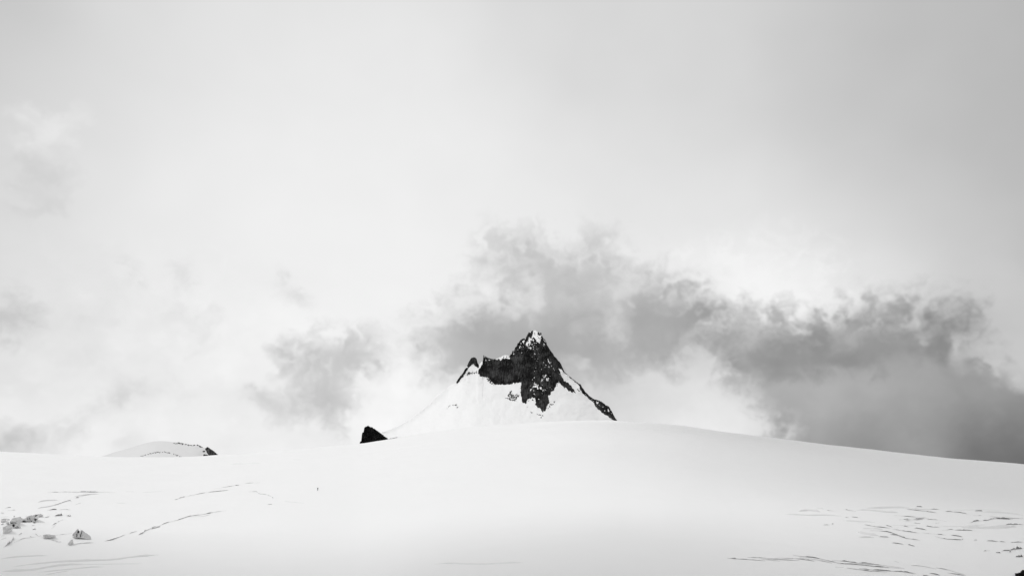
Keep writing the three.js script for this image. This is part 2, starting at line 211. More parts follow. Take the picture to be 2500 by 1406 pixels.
// ---------------------------------------------------------------- crevasses: a snow lip over a hollow of bare ice ('c'), or a low snow bank ('s')
const CREVASSES = [["c",0.21,[[-244.97,-471.73],[-243.4,-476.27],[-241.41,-480.72],[-237.24,-485.99],[-232.66,-488.18],[-228.14,-494.54],[-220.64,-497.66]]],
["c",0.43,[[-239.32,-493.85],[-236.02,-494.95],[-233.14,-495.6],[-229.77,-497.26]]],
["s",0.21,[[-216.98,-501.64],[-212.6,-503.42]]],
["s",0.21,[[-207.31,-501.67],[-203.87,-504.98],[-198.5,-509.29]]],
["c",0.46,[[-178.02,-473.0],[-177.56,-480.38],[-176.76,-484.7]]],
["c",0.2,[[-176.76,-484.7],[-172.66,-492.02],[-169.82,-498.09]]],
["c",0.34,[[-172.31,-491.9],[-171.31,-496.07]]],
["c",0.34,[[-169.46,-497.96],[-164.62,-501.42],[-160.41,-506.07]]],
["c",0.21,[[-172.64,-517.16],[-163.71,-528.31],[-161.8,-529.73]]],
["c",0.36,[[-164.1,-528.48],[-161.8,-529.73]]],
["c",0.29,[[-160.36,-534.85],[-156.77,-536.5],[-151.82,-535.96]]],
["c",0.26,[[-145.12,-493.01],[-141.05,-491.98],[-136.23,-483.02],[-129.67,-472.98],[-122.44,-458.95]]],
["c",0.43,[[-122.66,-458.27],[-121.08,-455.13]]],
["c",0.17,[[-117.02,-429.93],[-114.65,-430.21]]],
["s",0.19,[[-199.6,-451.57],[-195.99,-449.4],[-193.31,-450.48]]],
["c",0.3,[[-155.02,-347.56],[-153.76,-350.02],[-153.46,-354.12],[-153.38,-361.78]]],
["c",0.21,[[-153.11,-363.72],[-152.45,-370.04]]],
["c",0.82,[[-148.35,-361.86],[-148.35,-365.51],[-150.18,-372.59]]],
["c",0.32,[[-150.48,-372.51],[-149.64,-378.87],[-149.41,-386.42]]],
["c",0.28,[[-150.78,-374.29],[-150.69,-384.81],[-150.51,-395.14],[-147.92,-401.25],[-145.66,-408.66],[-140.63,-413.29],[-138.37,-417.26],[-133.39,-421.27]]],
["c",0.32,[[-151.72,-382.64],[-151.6,-386.98]]],
["s",0.28,[[-145.46,-406.79],[-139.07,-408.98],[-137.46,-411.71]]],
["s",0.54,[[-226.28,-462.16],[-225.62,-471.6],[-225.49,-478.75],[-223.58,-485.07]]],
["c",0.4,[[-222.27,-456.67],[-222.97,-462.71]]],
["c",0.27,[[-225.0,-467.93],[-225.03,-479.08]]],
["s",0.51,[[-227.96,-431.69],[-227.49,-439.07],[-224.47,-444.1]]],
["s",0.49,[[-215.72,-409.69],[-217.24,-420.28],[-217.52,-429.98]]],
["c",0.38,[[-217.87,-421.41],[-217.74,-430.38],[-219.77,-441.71],[-219.94,-446.45],[-216.56,-442.35]]],
["c",0.48,[[-209.35,-405.8],[-208.91,-409.86],[-208.0,-412.12]]],
["c",0.24,[[-207.04,-412.81],[-206.25,-415.88],[-203.71,-416.14]]],
["c",0.19,[[-211.09,-434.77],[-212.85,-443.82]]],
["c",0.15,[[-171.4,-339.71],[-168.41,-338.99]]],
["c",0.15,[[-168.06,-337.15],[-167.13,-339.04]]],
["c",0.24,[[-161.44,-337.27],[-159.61,-340.46],[-157.03,-343.13]]],
["s",0.45,[[-168.44,-303.37],[-164.68,-310.2],[-159.44,-316.52]]],
["s",0.63,[[-160.48,-296.67],[-154.76,-306.77],[-148.08,-316.53],[-140.28,-325.56],[-134.73,-331.58],[-129.13,-336.1]]],
["s",0.7,[[-160.3,-290.26],[-154.63,-296.44],[-151.34,-304.15],[-145.52,-313.18]]],
["c",0.32,[[-133.69,-332.06],[-131.74,-332.88]]],
["s",0.35,[[-152.06,-295.31],[-143.56,-307.9],[-138.83,-314.23]]],
["s",0.26,[[-148.75,-294.82],[-145.05,-303.34]]],
["s",0.22,[[-147.89,-308.61],[-137.65,-320.11],[-129.88,-324.52]]],
["c",0.33,[[-186.33,-367.83],[-188.16,-372.92],[-189.5,-377.74],[-191.05,-382.6],[-191.57,-386.58]]],
["c",0.2,[[-182.45,-359.93],[-184.44,-365.27],[-186.21,-370.24]]],
["c",0.15,[[-178.59,-327.77],[-179.53,-332.91],[-179.89,-336.71],[-178.98,-339.01],[-178.56,-342.25]]],
["c",0.15,[[-173.81,-349.87],[-172.98,-352.3],[-171.55,-355.1]]],
["c",0.31,[[-226.1,-401.63],[-226.39,-404.77],[-225.96,-406.33]]],
["c",0.45,[[-222.06,-397.08],[-221.2,-397.85],[-219.92,-399.45]]],
["c",0.25,[[-220.52,-389.38],[-218.95,-389.28]]],
["c",0.19,[[-199.92,-386.85],[-199.55,-390.1]]],
["c",0.78,[[-198.76,-392.63],[-197.49,-393.51],[-197.67,-397.14]]],
["c",0.68,[[-195.48,-396.71],[-193.58,-395.15],[-193.64,-396.95]]],
["c",0.56,[[-195.2,-369.71],[-194.92,-370.85]]],
["c",0.27,[[-191.96,-362.88],[-191.28,-363.82]]],
["c",0.61,[[-197.95,-368.98],[-199.03,-371.57]]],
["c",0.39,[[-184.62,-340.99],[-185.61,-344.97]]],
["c",0.3,[[-179.86,-340.23],[-180.15,-341.72]]],
["c",0.36,[[-186.83,-354.17],[-186.66,-356.31]]],
["c",0.99,[[-176.67,-318.49],[-177.67,-321.9],[-178.5,-325.06],[-180.94,-330.66],[-182.47,-334.33]]],
["c",0.73,[[-178.2,-342.94],[-178.19,-344.28],[-178.05,-345.05]]],
["c",0.22,[[-181.32,-346.47],[-178.55,-343.58]]],
["c",0.26,[[-176.93,-343.04],[-174.99,-340.73]]],
["c",0.35,[[-174.16,-348.39],[-174.27,-349.59]]],
["c",0.29,[[-207.93,-386.24],[-208.04,-387.56]]],
["c",0.63,[[-209.85,-380.67],[-210.66,-382.86]]],
["c",0.47,[[-207.6,-370.62],[-206.41,-369.48]]],
["c",0.28,[[-209.43,-370.94],[-208.48,-373.47],[-206.08,-371.86]]],
["s",0.19,[[-213.1,-377.04],[-212.72,-379.21],[-212.21,-381.53]]],
["c",0.21,[[-205.91,-365.09],[-205.78,-368.6],[-206.08,-371.86]]],
["c",0.32,[[-201.88,-358.4],[-202.38,-361.22]]],
["c",0.34,[[-188.22,-335.78],[-188.12,-337.76]]],
["s",0.3,[[-185.11,-330.63],[-185.23,-334.17]]],
["c",0.21,[[67.9,-290.32],[71.28,-291.35],[75.51,-292.55],[80.39,-293.23]]],
["c",0.38,[[69.43,-290.96],[70.99,-291.71]]],
["c",0.22,[[75.29,-294.51],[80.42,-295.89],[85.26,-296.25],[91.3,-298.93]]],
["c",0.21,[[78.03,-293.17],[81.25,-294.75],[85.58,-294.79]]],
["c",0.26,[[84.76,-297.16],[90.99,-299.2],[96.61,-299.33],[98.18,-299.25]]],
["c",0.31,[[92.66,-302.95],[95.29,-302.37],[98.56,-302.51],[101.61,-302.05],[104.31,-300.72],[107.44,-300.55]]],
["c",0.18,[[93.97,-300.89],[100.26,-300.59],[103.77,-299.31]]],
["c",0.36,[[104.87,-302.16],[109.87,-302.61],[114.57,-302.35],[119.76,-303.22],[124.84,-302.9],[128.15,-301.86]]],
["c",0.27,[[105.49,-299.65],[109.75,-300.35],[115.65,-301.12],[120.84,-301.13]]],
["c",0.23,[[114.12,-303.19],[119.27,-303.92]]],
["c",0.17,[[86.02,-296.16],[89.38,-296.77],[93.08,-298.34]]],
["c",0.23,[[117.39,-301.46],[122.24,-301.58],[126.39,-301.92]]],
["c",0.22,[[107.32,-296.3],[111.13,-296.04],[114.87,-295.64]]],
["c",0.41,[[111.59,-297.13],[116.38,-297.3],[122.32,-298.26],[126.41,-298.58],[129.88,-297.61]]],
["c",0.18,[[113.74,-295.74],[120.11,-296.86]]],
["s",0.18,[[103.34,-296.15],[106.69,-296.68]]],
["c",0.19,[[132.24,-305.8],[136.32,-305.86],[139.7,-304.54]]],
["c",0.19,[[140.43,-305.98],[144.37,-304.21],[147.18,-300.51]]],
["c",0.23,[[141.8,-301.62],[146.57,-300.13]]],
["c",0.37,[[134.88,-299.36],[137.36,-297.65]]],
["c",0.27,[[131.16,-296.23],[133.09,-296.18]]],
["c",0.19,[[128.11,-308.7],[128.95,-307.44]]],
["s",0.79,[[119.71,-377.36],[125.89,-381.8],[130.45,-381.48]]],
["s",0.4,[[131.08,-389.03],[134.53,-388.35]]],
["c",0.29,[[134.6,-385.68],[137.54,-385.83]]],
["s",0.55,[[110.42,-366.08],[120.31,-370.22],[129.16,-373.77],[137.06,-375.85]]],
["c",0.35,[[145.44,-393.97],[149.4,-391.86]]],
["s",0.72,[[151.01,-395.17],[158.61,-397.92],[165.63,-399.14],[172.22,-401.73]]],
["s",0.88,[[159.01,-405.38],[171.48,-412.45],[180.73,-415.5],[183.69,-412.2],[192.72,-414.61]]],
["c",0.46,[[189.8,-422.74],[193.5,-424.45]]],
["c",0.38,[[180.32,-412.18],[187.96,-409.45],[192.32,-408.14]]],
["c",0.26,[[181.97,-414.52],[198.72,-418.71]]],
["s",0.27,[[202.35,-419.13],[217.21,-424.46],[234.57,-429.49]]],
["c",0.39,[[198.06,-412.9],[203.26,-413.19],[207.39,-410.38]]],
["c",0.33,[[215.85,-420.87],[220.41,-422.37]]],
["s",0.8,[[216.82,-418.45],[226.56,-420.55],[231.88,-419.84],[236.45,-417.93]]],
["c",0.26,[[208.41,-408.14],[212.69,-408.85]]],
["c",0.7,[[196.43,-389.37],[202.98,-395.1],[208.72,-397.7],[213.81,-401.94],[217.99,-402.56],[223.17,-403.48]]],
["c",0.26,[[215.64,-408.16],[218.15,-405.73],[230.0,-407.11]]],
["c",0.34,[[137.88,-374.04],[139.21,-374.19]]],
["c",0.23,[[141.13,-375.84],[144.49,-377.19]]],
["s",0.5,[[133.72,-365.99],[140.72,-367.37],[147.87,-368.99]]],
["c",0.16,[[120.83,-352.53],[123.96,-353.88]]],
["c",0.32,[[125.38,-355.74],[126.19,-356.09]]],
["c",0.3,[[163.17,-381.8],[167.95,-385.43],[173.49,-388.32],[181.24,-393.41]]],
["c",0.24,[[166.24,-393.26],[173.58,-392.99],[180.76,-394.62]]],
["c",0.24,[[163.65,-379.49],[172.24,-385.67],[177.43,-389.94]]],
["c",0.42,[[178.25,-389.45],[184.58,-390.49],[186.07,-387.7]]],
["c",0.29,[[166.78,-376.33],[169.65,-376.48]]],
["c",0.24,[[177.93,-381.36],[180.61,-383.11]]],
["c",0.33,[[139.57,-359.83],[143.3,-357.24],[148.65,-357.37]]],
["c",0.28,[[149.8,-363.77],[150.74,-359.87]]],
["c",0.33,[[157.57,-365.19],[159.09,-364.24]]],
["s",0.22,[[152.15,-365.2],[164.48,-368.32]]],
["c",0.28,[[160.78,-363.13],[164.54,-360.82]]],
["c",0.34,[[168.73,-369.9],[170.19,-368.8],[174.4,-370.23]]],
["c",0.33,[[148.93,-355.85],[151.88,-354.98],[155.37,-354.27],[158.3,-353.92]]],
["c",0.33,[[160.08,-355.13],[164.03,-354.43],[168.7,-354.25]]],
["c",0.21,[[136.37,-352.74],[140.29,-353.57],[144.07,-353.52]]],
["c",0.42,[[137.83,-350.03],[142.26,-350.46],[144.65,-349.48],[146.2,-346.71],[146.98,-343.38],[149.63,-342.18],[152.45,-341.37]]],
["c",0.26,[[137.46,-341.64],[141.4,-342.23]]],
["s",1.04,[[130.97,-345.37],[133.59,-343.33],[137.93,-342.69]]],
["c",0.2,[[128.57,-337.87],[134.82,-339.76]]],
["c",0.32,[[143.6,-346.11],[147.42,-345.33],[148.14,-342.9]]],
["c",0.25,[[138.84,-334.55],[140.89,-334.13],[143.1,-334.08]]],
["c",0.31,[[144.6,-334.42],[146.23,-332.23]]],
["c",0.33,[[162.26,-349.95],[164.95,-346.96],[170.81,-347.47],[173.09,-349.97]]],
["c",0.33,[[170.95,-354.9],[174.4,-352.86]]],
["s",0.36,[[174.75,-373.96],[186.15,-376.39],[201.8,-386.21]]],
["s",1.31,[[183.54,-372.39],[195.43,-374.76],[211.88,-381.14]]],
["c",0.44,[[210.58,-387.82],[221.26,-392.49]]],
["c",0.31,[[211.42,-384.75],[219.23,-389.09]]],
["c",0.23,[[171.84,-363.23],[178.08,-366.73]]],
["c",0.34,[[177.54,-364.75],[186.99,-366.28]]],
["c",0.16,[[176.3,-348.54],[177.67,-348.89]]],
["c",0.44,[[180.9,-348.38],[184.34,-348.26],[188.03,-348.17]]],
["c",0.34,[[189.67,-347.78],[195.55,-349.76]]],
["c",0.21,[[170.54,-332.03],[173.95,-334.1]]],
["c",0.74,[[174.21,-330.7],[175.93,-330.61]]],
["c",0.64,[[178.3,-334.29],[182.47,-335.66],[185.88,-338.34]]],
["c",0.98,[[184.23,-336.34],[189.55,-339.9]]],
["c",0.43,[[180.21,-332.62],[181.47,-333.84]]],
["c",1.15,[[178.32,-325.79],[181.68,-327.01]]],
["s",0.34,[[-231.86,-729.52],[-223.53,-730.33]]],
["c",0.33,[[-214.37,-719.61],[-210.64,-717.77]]],
["s",0.33,[[-179.84,-723.24],[-170.6,-715.94]]],
["s",0.4,[[-24.94,-296.35],[-8.9,-286.93],[3.75,-282.3]]],
["s",0.52,[[-233.22,-730.38],[-200.94,-711.58]]],
["s",0.31,[[-111.81,-438.7],[-99.38,-430.08]]],
["c",1.36,[[-158.2,-1110.92],[-158.8,-1157.15],[-149.61,-1152.33]]]];
{
  const q = rng(11);
  CREVASSES.forEach(([kind, high, line], n) => {
    const pts = [], cum = [0];
    for (let i = 1; i < line.length; i++) cum.push(cum[i - 1] + Math.hypot(line[i][0] - line[i - 1][0], line[i][1] - line[i - 1][1]));
    const len = cum[cum.length - 1], N = clamp(Math.round(len / 0.8), 6, 160);
    const cur = new THREE.CatmullRomCurve3(line.map(([x, z]) => new THREE.Vector3(x, 0, z)));
    for (let i = 0; i <= N; i++) pts.push(cur.getPoint(i / N));
    const ice = [], ii = [], lip = [], li = [], soft = kind === 's', IC = 4, LC = soft ? 4 : 6;
    for (let i = 0; i <= N; i++) {
      const t = i / N, p = pts[i], seed = n * 3.7;
      const taper = Math.min(1, Math.min(t, 1 - t) * 6 + 0.06);
      let h = high * taper * (soft ? 0.8 + 0.35 * noise(t * len / 9, seed, 1) : clamp(0.72 + 1.3 * noise(t * len / 4.3, seed, 2) + 0.7 * noise(t * len / 1.1, seed, 5), 0.06, 1.6));
      const r = Math.hypot(p.x, p.z), fx = -p.x / r, fz = -p.z / r;
      const j = (soft ? 0.5 : 0.35) * high * noise(t * len / 2.2, seed, 9);
      const at = (f, y, rel = true) => { const x = p.x + fx * (f + j), z = p.z + fz * (f + j); return [x, (rel ? ground(x, z) : 0) + y, z]; };
      const g0 = ground(p.x, p.z), D = 1.1 * h + 0.25;
      const back = (f, y) => { const a = at(-f, 0); a[1] = Math.max(g0 + y, a[1] - 0.02); return a; };
      if (soft) {
        ice.push(...at(1.1 * h, -0.06)); for (const [f, y] of [[0.7, 0.3], [0.25, 0.75], [-0.1, 1]]) { const a = at(f * h, 0); a[1] = g0 + y * h; ice.push(...a); }
        lip.push(...ice.slice(-3), ...back(1.2 * h, 1.2 * h), ...back(4 * h, 1.5 * h)); { const a = at(-9 * h - 1, -0.08); lip.push(...a); }
      } else {
        // hollow: floor front, back wall foot, back wall head, roof front
        ice.push(...at(0.1 * h, -0.02), ...at(-D, 0.01)); { const a = at(-D, 0); a[1] = Math.max(g0 + 0.85 * h, a[1] + 0.03); ice.push(...a); } { const a = at(0, 0); a[1] = g0 + 0.86 * h; ice.push(...a); }
        { const a = at(0.004, 0); a[1] = g0 + 0.84 * h; lip.push(...a); } { const a = at(0.02, 0); a[1] = g0 + 0.98 * h; lip.push(...a); }
        lip.push(...back(0.4 * h, 1.1 * h), ...back(1.8 * h, 1.3 * h), ...back(4 * h, 1.5 * h)); { const a = at(-8.5 * h - 1, -0.08); lip.push(...a); }
      }
      if (i < N) {
        for (let k = 0; k < IC - 1; k++) { const a = i * IC + k; ii.push(a, a + IC, a + 1, a + 1, a + IC, a + IC + 1); }
        for (let k = 0; k < LC - 1; k++) { const a = i * LC + k; li.push(a, a + LC, a + 1, a + 1, a + LC, a + LC + 1); }
      }
    }
    if (soft) { const c = mesh(numbered('snow_bank'), geo(ice, ii), FIRN, snowfield); mesh(numbered('snow_lip'), geo(lip, li), SNOW, c); }
    else { const c = mesh(numbered('crevasse'), geo(ice, ii), ICE, snowfield); mesh(numbered('snow_lip'), geo(lip, li), SNOW, c); }
  });
}

// ---------------------------------------------------------------- mountains: a ridge with its own crest line, front faces of rock or snow, and a back
function ridge({ name, D, shape, cell, base, cotRock, cotSnow, blur, rockTone, jag, relief, allRock, seed, cover = 1, snow = SNOW }, data) {
  const root = new THREE.Group(); root.name = name; scene.add(root);
  const out = shape.outline, x0 = out[0][0], x1 = out[out.length - 1][0];
  const nx = Math.round((x1 - x0) / cell), top = [];
  const crest = (x) => { let i = 0; while (i < out.length - 2 && out[i + 1][0] < x) i++; const t = clamp((x - out[i][0]) / (out[i + 1][0] - out[i][0]), 0, 1); return out[i][1] + t * (out[i + 1][1] - out[i][1]); };
  const hi = Math.max(...out.map((p) => p[1])), ny = Math.round((hi - base) / cell);
  const px = hi - base;
  // what each place on the face is made of
  const kind = (x, y) => {
    const wx = jag * (fbm(x / (7 * cell), y / (12 * cell), seed, 4, 0.6)), wy = jag * 1.5 * fbm(x / (6 * cell), y / (11 * cell), seed + 9, 4, 0.6);
    const X = x + wx, Y = y + wy;
    for (const p of shape.grit) if (inside(p, X, Y)) return noise(x / (2.2 * cell), y / (3.5 * cell), seed + 3) > -0.05 ? 2 : 0;
    if (allRock) return 1;
    for (const p of shape.snow) if (inside(p, X, Y)) return fbm(x / (2.6 * cell), y / (3.2 * cell), seed + 20, 2) > 0.34 ? 1 : 0;
    for (const p of shape.rock) if (inside(p, X, Y)) {
      for (const [lim, ...q] of shape.dust || []) if (inside(q, X, Y)) return fbm((x + 0.35 * y) / (3.6 * cell), (y - 0.2 * x) / (6 * cell), seed + 30, 3, 0.6) > lim - 0.3 * noise(x / (17 * cell), y / (20 * cell), seed + 50) ? 0 : 1;
      return 1;
    }
    return 0;
  };
  const K = new Uint8Array((nx + 1) * (ny + 1)), P = new Float32Array((nx + 1) * (ny + 1));
  for (let i = 0; i <= nx; i++) {
    const x = x0 + i * cell; let y = crest(x);
    const c = kind(x, y - cell) === 1 ? 1 : 0;
    if (c) y += jag * (0.9 * fbm(x / (3.5 * cell), 1, seed + 40, 3, 0.75) + 0.5 * Math.max(0, noise(x / (1.9 * cell), 4, seed)));
    top.push(y);
    for (let j = 0, p = 0; j <= ny; j++) {
      const yy = y - (y - base) * j / ny, k = kind(x, yy);
      K[i * (ny + 1) + j] = k; P[i * (ny + 1) + j] = p;
      p += (y - base) / ny * (k === 1 ? cotRock : cotSnow);
    }
  }
  // smooth the lean across the face (at equal height)
  const read = (Pi, i, y) => { const t = clamp((top[i] - y) / (top[i] - base) * ny, 0, ny - 1e-3), j = Math.floor(t), u = t - j; return Pi[i * (ny + 1) + j] * (1 - u) + Pi[i * (ny + 1) + j + 1] * u; };
  let S = P;
  for (let pass = 0; pass < 2; pass++) {
    const Q = new Float32Array(P.length);
    for (let i = 0; i <= nx; i++) for (let j = 0; j <= ny; j++) {
      const y = top[i] - (top[i] - base) * j / ny, wide = clamp(blur * 0.3 + 0.75 * (top[i] - y) / cell, blur * (K[i * (ny + 1) + j] === 0 ? 0.9 : 0.3), blur * 3.5); let s = S[i * (ny + 1) + j] * 0.2, w = 0.2;
      for (let t = -22; t <= 22; t++) { const f = clamp(i + t / 22 * wide, 0, nx - 1e-3), ii = Math.floor(f), u = f - ii, g = Math.exp(-2 * (t / 22) ** 2); if (y <= top[ii] + 1e-6) { s += g * (1 - u) * read(S, ii, y); w += g * (1 - u); } if (y <= top[ii + 1] + 1e-6) { s += g * u * read(S, ii + 1, y); w += g * u; } }
      Q[i * (ny + 1) + j] = s / w;
    }
    S = Q;
  }
  const pos = new Float32Array(P.length * 3), col = new Float32Array(P.length * 3);
  const place = (x, y, p) => { const f = 1 - p / D; return [x * f, EYE + (y - EYE) * f, -(D - p)]; };
  for (let i = 0; i <= nx; i++) for (let j = 0; j <= ny; j++) {
    const n = i * (ny + 1) + j, x = x0 + i * cell, y = top[i] - (top[i] - base) * j / ny, k = K[n];
    let p = S[n];
    const rib = 1 - 2 * Math.abs(fbm(x / (11 * cell), y / (34 * cell), seed + 60, 4, 0.55));
    const rough = relief * (0.9 * rib + 0.8 * fbm(x / (3.2 * cell), y / (8 * cell), seed + 70, 3, 0.6));
    const edge = Math.min(1, j / 4);
    if (k === 1) p += rough * (0.3 + 0.7 * edge);
    else if (k === 2) p += rough * 0.2;
    else p += relief * (1.5 * fbm(x / (34 * cell), y / (30 * cell), seed + 33, 3) + cover * 0.75) * edge;
    const v = place(x, y, p); pos.set(v, n * 3);
    const streak = 0.7 * fbm(x / (2.6 * cell), y / (15 * cell), seed + 80, 4, 0.6) + 0.5 * fbm((x + 0.5 * y) / (6 * cell), (y - 0.4 * x) / (5 * cell), seed + 85, 3, 0.6), blot = fbm(x / (26 * cell), y / (20 * cell), seed + 90, 3);
    const c = k === 2 ? 0.12 * (1 + 0.8 * streak) : rockTone * clamp(1 + 1.7 * streak + 1.5 * blot, 0.35, 5);
    col.set([c, c, c], n * 3);
  }
  // cells into connected pieces
  const cellKind = (i, j) => { const a = K[i * (ny + 1) + j], b = K[(i + 1) * (ny + 1) + j], c = K[i * (ny + 1) + j + 1], d = K[(i + 1) * (ny + 1) + j + 1]; const rock = (a === 1) + (b === 1) + (c === 1) + (d === 1), grit = (a === 2) + (b === 2) + (c === 2) + (d === 2); return rock >= 2 ? 1 : grit >= 2 ? 2 : 0; };
  const CK = new Uint8Array(nx * ny); for (let i = 0; i < nx; i++) for (let j = 0; j < ny; j++) CK[i * ny + j] = cellKind(i, j);
  const seen = new Int32Array(nx * ny).fill(-1), comps = [];
  for (let s = 0; s < nx * ny; s++) {
    if (seen[s] >= 0) continue;
    const id = comps.length, list = [s], k = CK[s]; seen[s] = id;
    for (let h = 0; h < list.length; h++) { const c = list[h], i = Math.floor(c / ny), j = c % ny; for (const [a, b] of [[i - 1, j], [i + 1, j], [i, j - 1], [i, j + 1]]) { if (a < 0 || b < 0 || a >= nx || b >= ny) continue; const m = a * ny + b; if (seen[m] < 0 && CK[m] === k) { seen[m] = id; list.push(m); } } }
    comps.push({ k, list });
  }
  const build = (lists, withColor) => {
    const map = new Map(), p = [], c = [], idx = [];
    const v = (n) => { let m = map.get(n); if (m === undefined) { m = p.length / 3; map.set(n, m); p.push(pos[n * 3], pos[n * 3 + 1], pos[n * 3 + 2]); if (withColor) c.push(col[n * 3], col[n * 3 + 1], col[n * 3 + 2]); } return m; };
    for (const list of lists) for (const m of list) { const i = Math.floor(m / ny), j = m % ny, a = v(i * (ny + 1) + j), b = v((i + 1) * (ny + 1) + j), d = v(i * (ny + 1) + j + 1), e = v((i + 1) * (ny + 1) + j + 1); idx.push(a, d, b, b, d, e); }
    return geo(p, idx, withColor ? c : null);
  };
  for (const k of [1, 0, 2]) {
    const cs = comps.filter((c) => c.k === k).sort((a, b) => b.list.length - a.list.length);
    const big = cs.filter((c) => c.list.length >= data.least).slice(0, 120), small = cs.filter((c) => !big.includes(c));
    big.forEach((c, n) => mesh(numbered(k === 1 ? (n ? 'rock_rib' : 'rock_face') : k === 2 ? 'dirty_ice' : (n ? 'snow_patch' : 'snow_slope')), build([c.list], k !== 0), k === 0 ? snow : ROCK, root));
    if (small.length) { const o = mesh(numbered(k === 1 ? 'rock_speck' : k === 2 ? 'ice_speck' : 'snow_speck'), build(small.map((c) => c.list), k !== 0), k === 0 ? snow : ROCK, root); o.userData.kind = 'stuff'; }
  }
  // the far side
  const bp = [], bc = [], bi = [], nb = 10, tail = (i) => S[i * (ny + 1)];
  for (let i = 0; i <= nx; i += 2) for (let j = 0; j <= nb; j++) { const n = i * (ny + 1), y = top[i] - (top[i] - base) * j / nb, x = x0 + i * cell; if (j === 0) bp.push(pos[n * 3], pos[n * 3 + 1], pos[n * 3 + 2]); else bp.push(...place(x, y, tail(i) - (top[i] - y) * data.backCot + relief * 1.5 * fbm(x / (14 * cell), y / (14 * cell), seed + 5, 3))); bc.push(rockTone, rockTone, rockTone); }
  const nc = Math.floor(nx / 2) + 1;
  for (let i = 0; i < nc - 1; i++) for (let j = 0; j < nb; j++) { const a = i * (nb + 1) + j; bi.push(a, a + nb + 1, a + 1, a + 1, a + nb + 1, a + nb + 2); }
  mesh('back_slope', geo(bp, bi, bc), data.backRock ? ROCK : SNOW, root);
  return root;
}
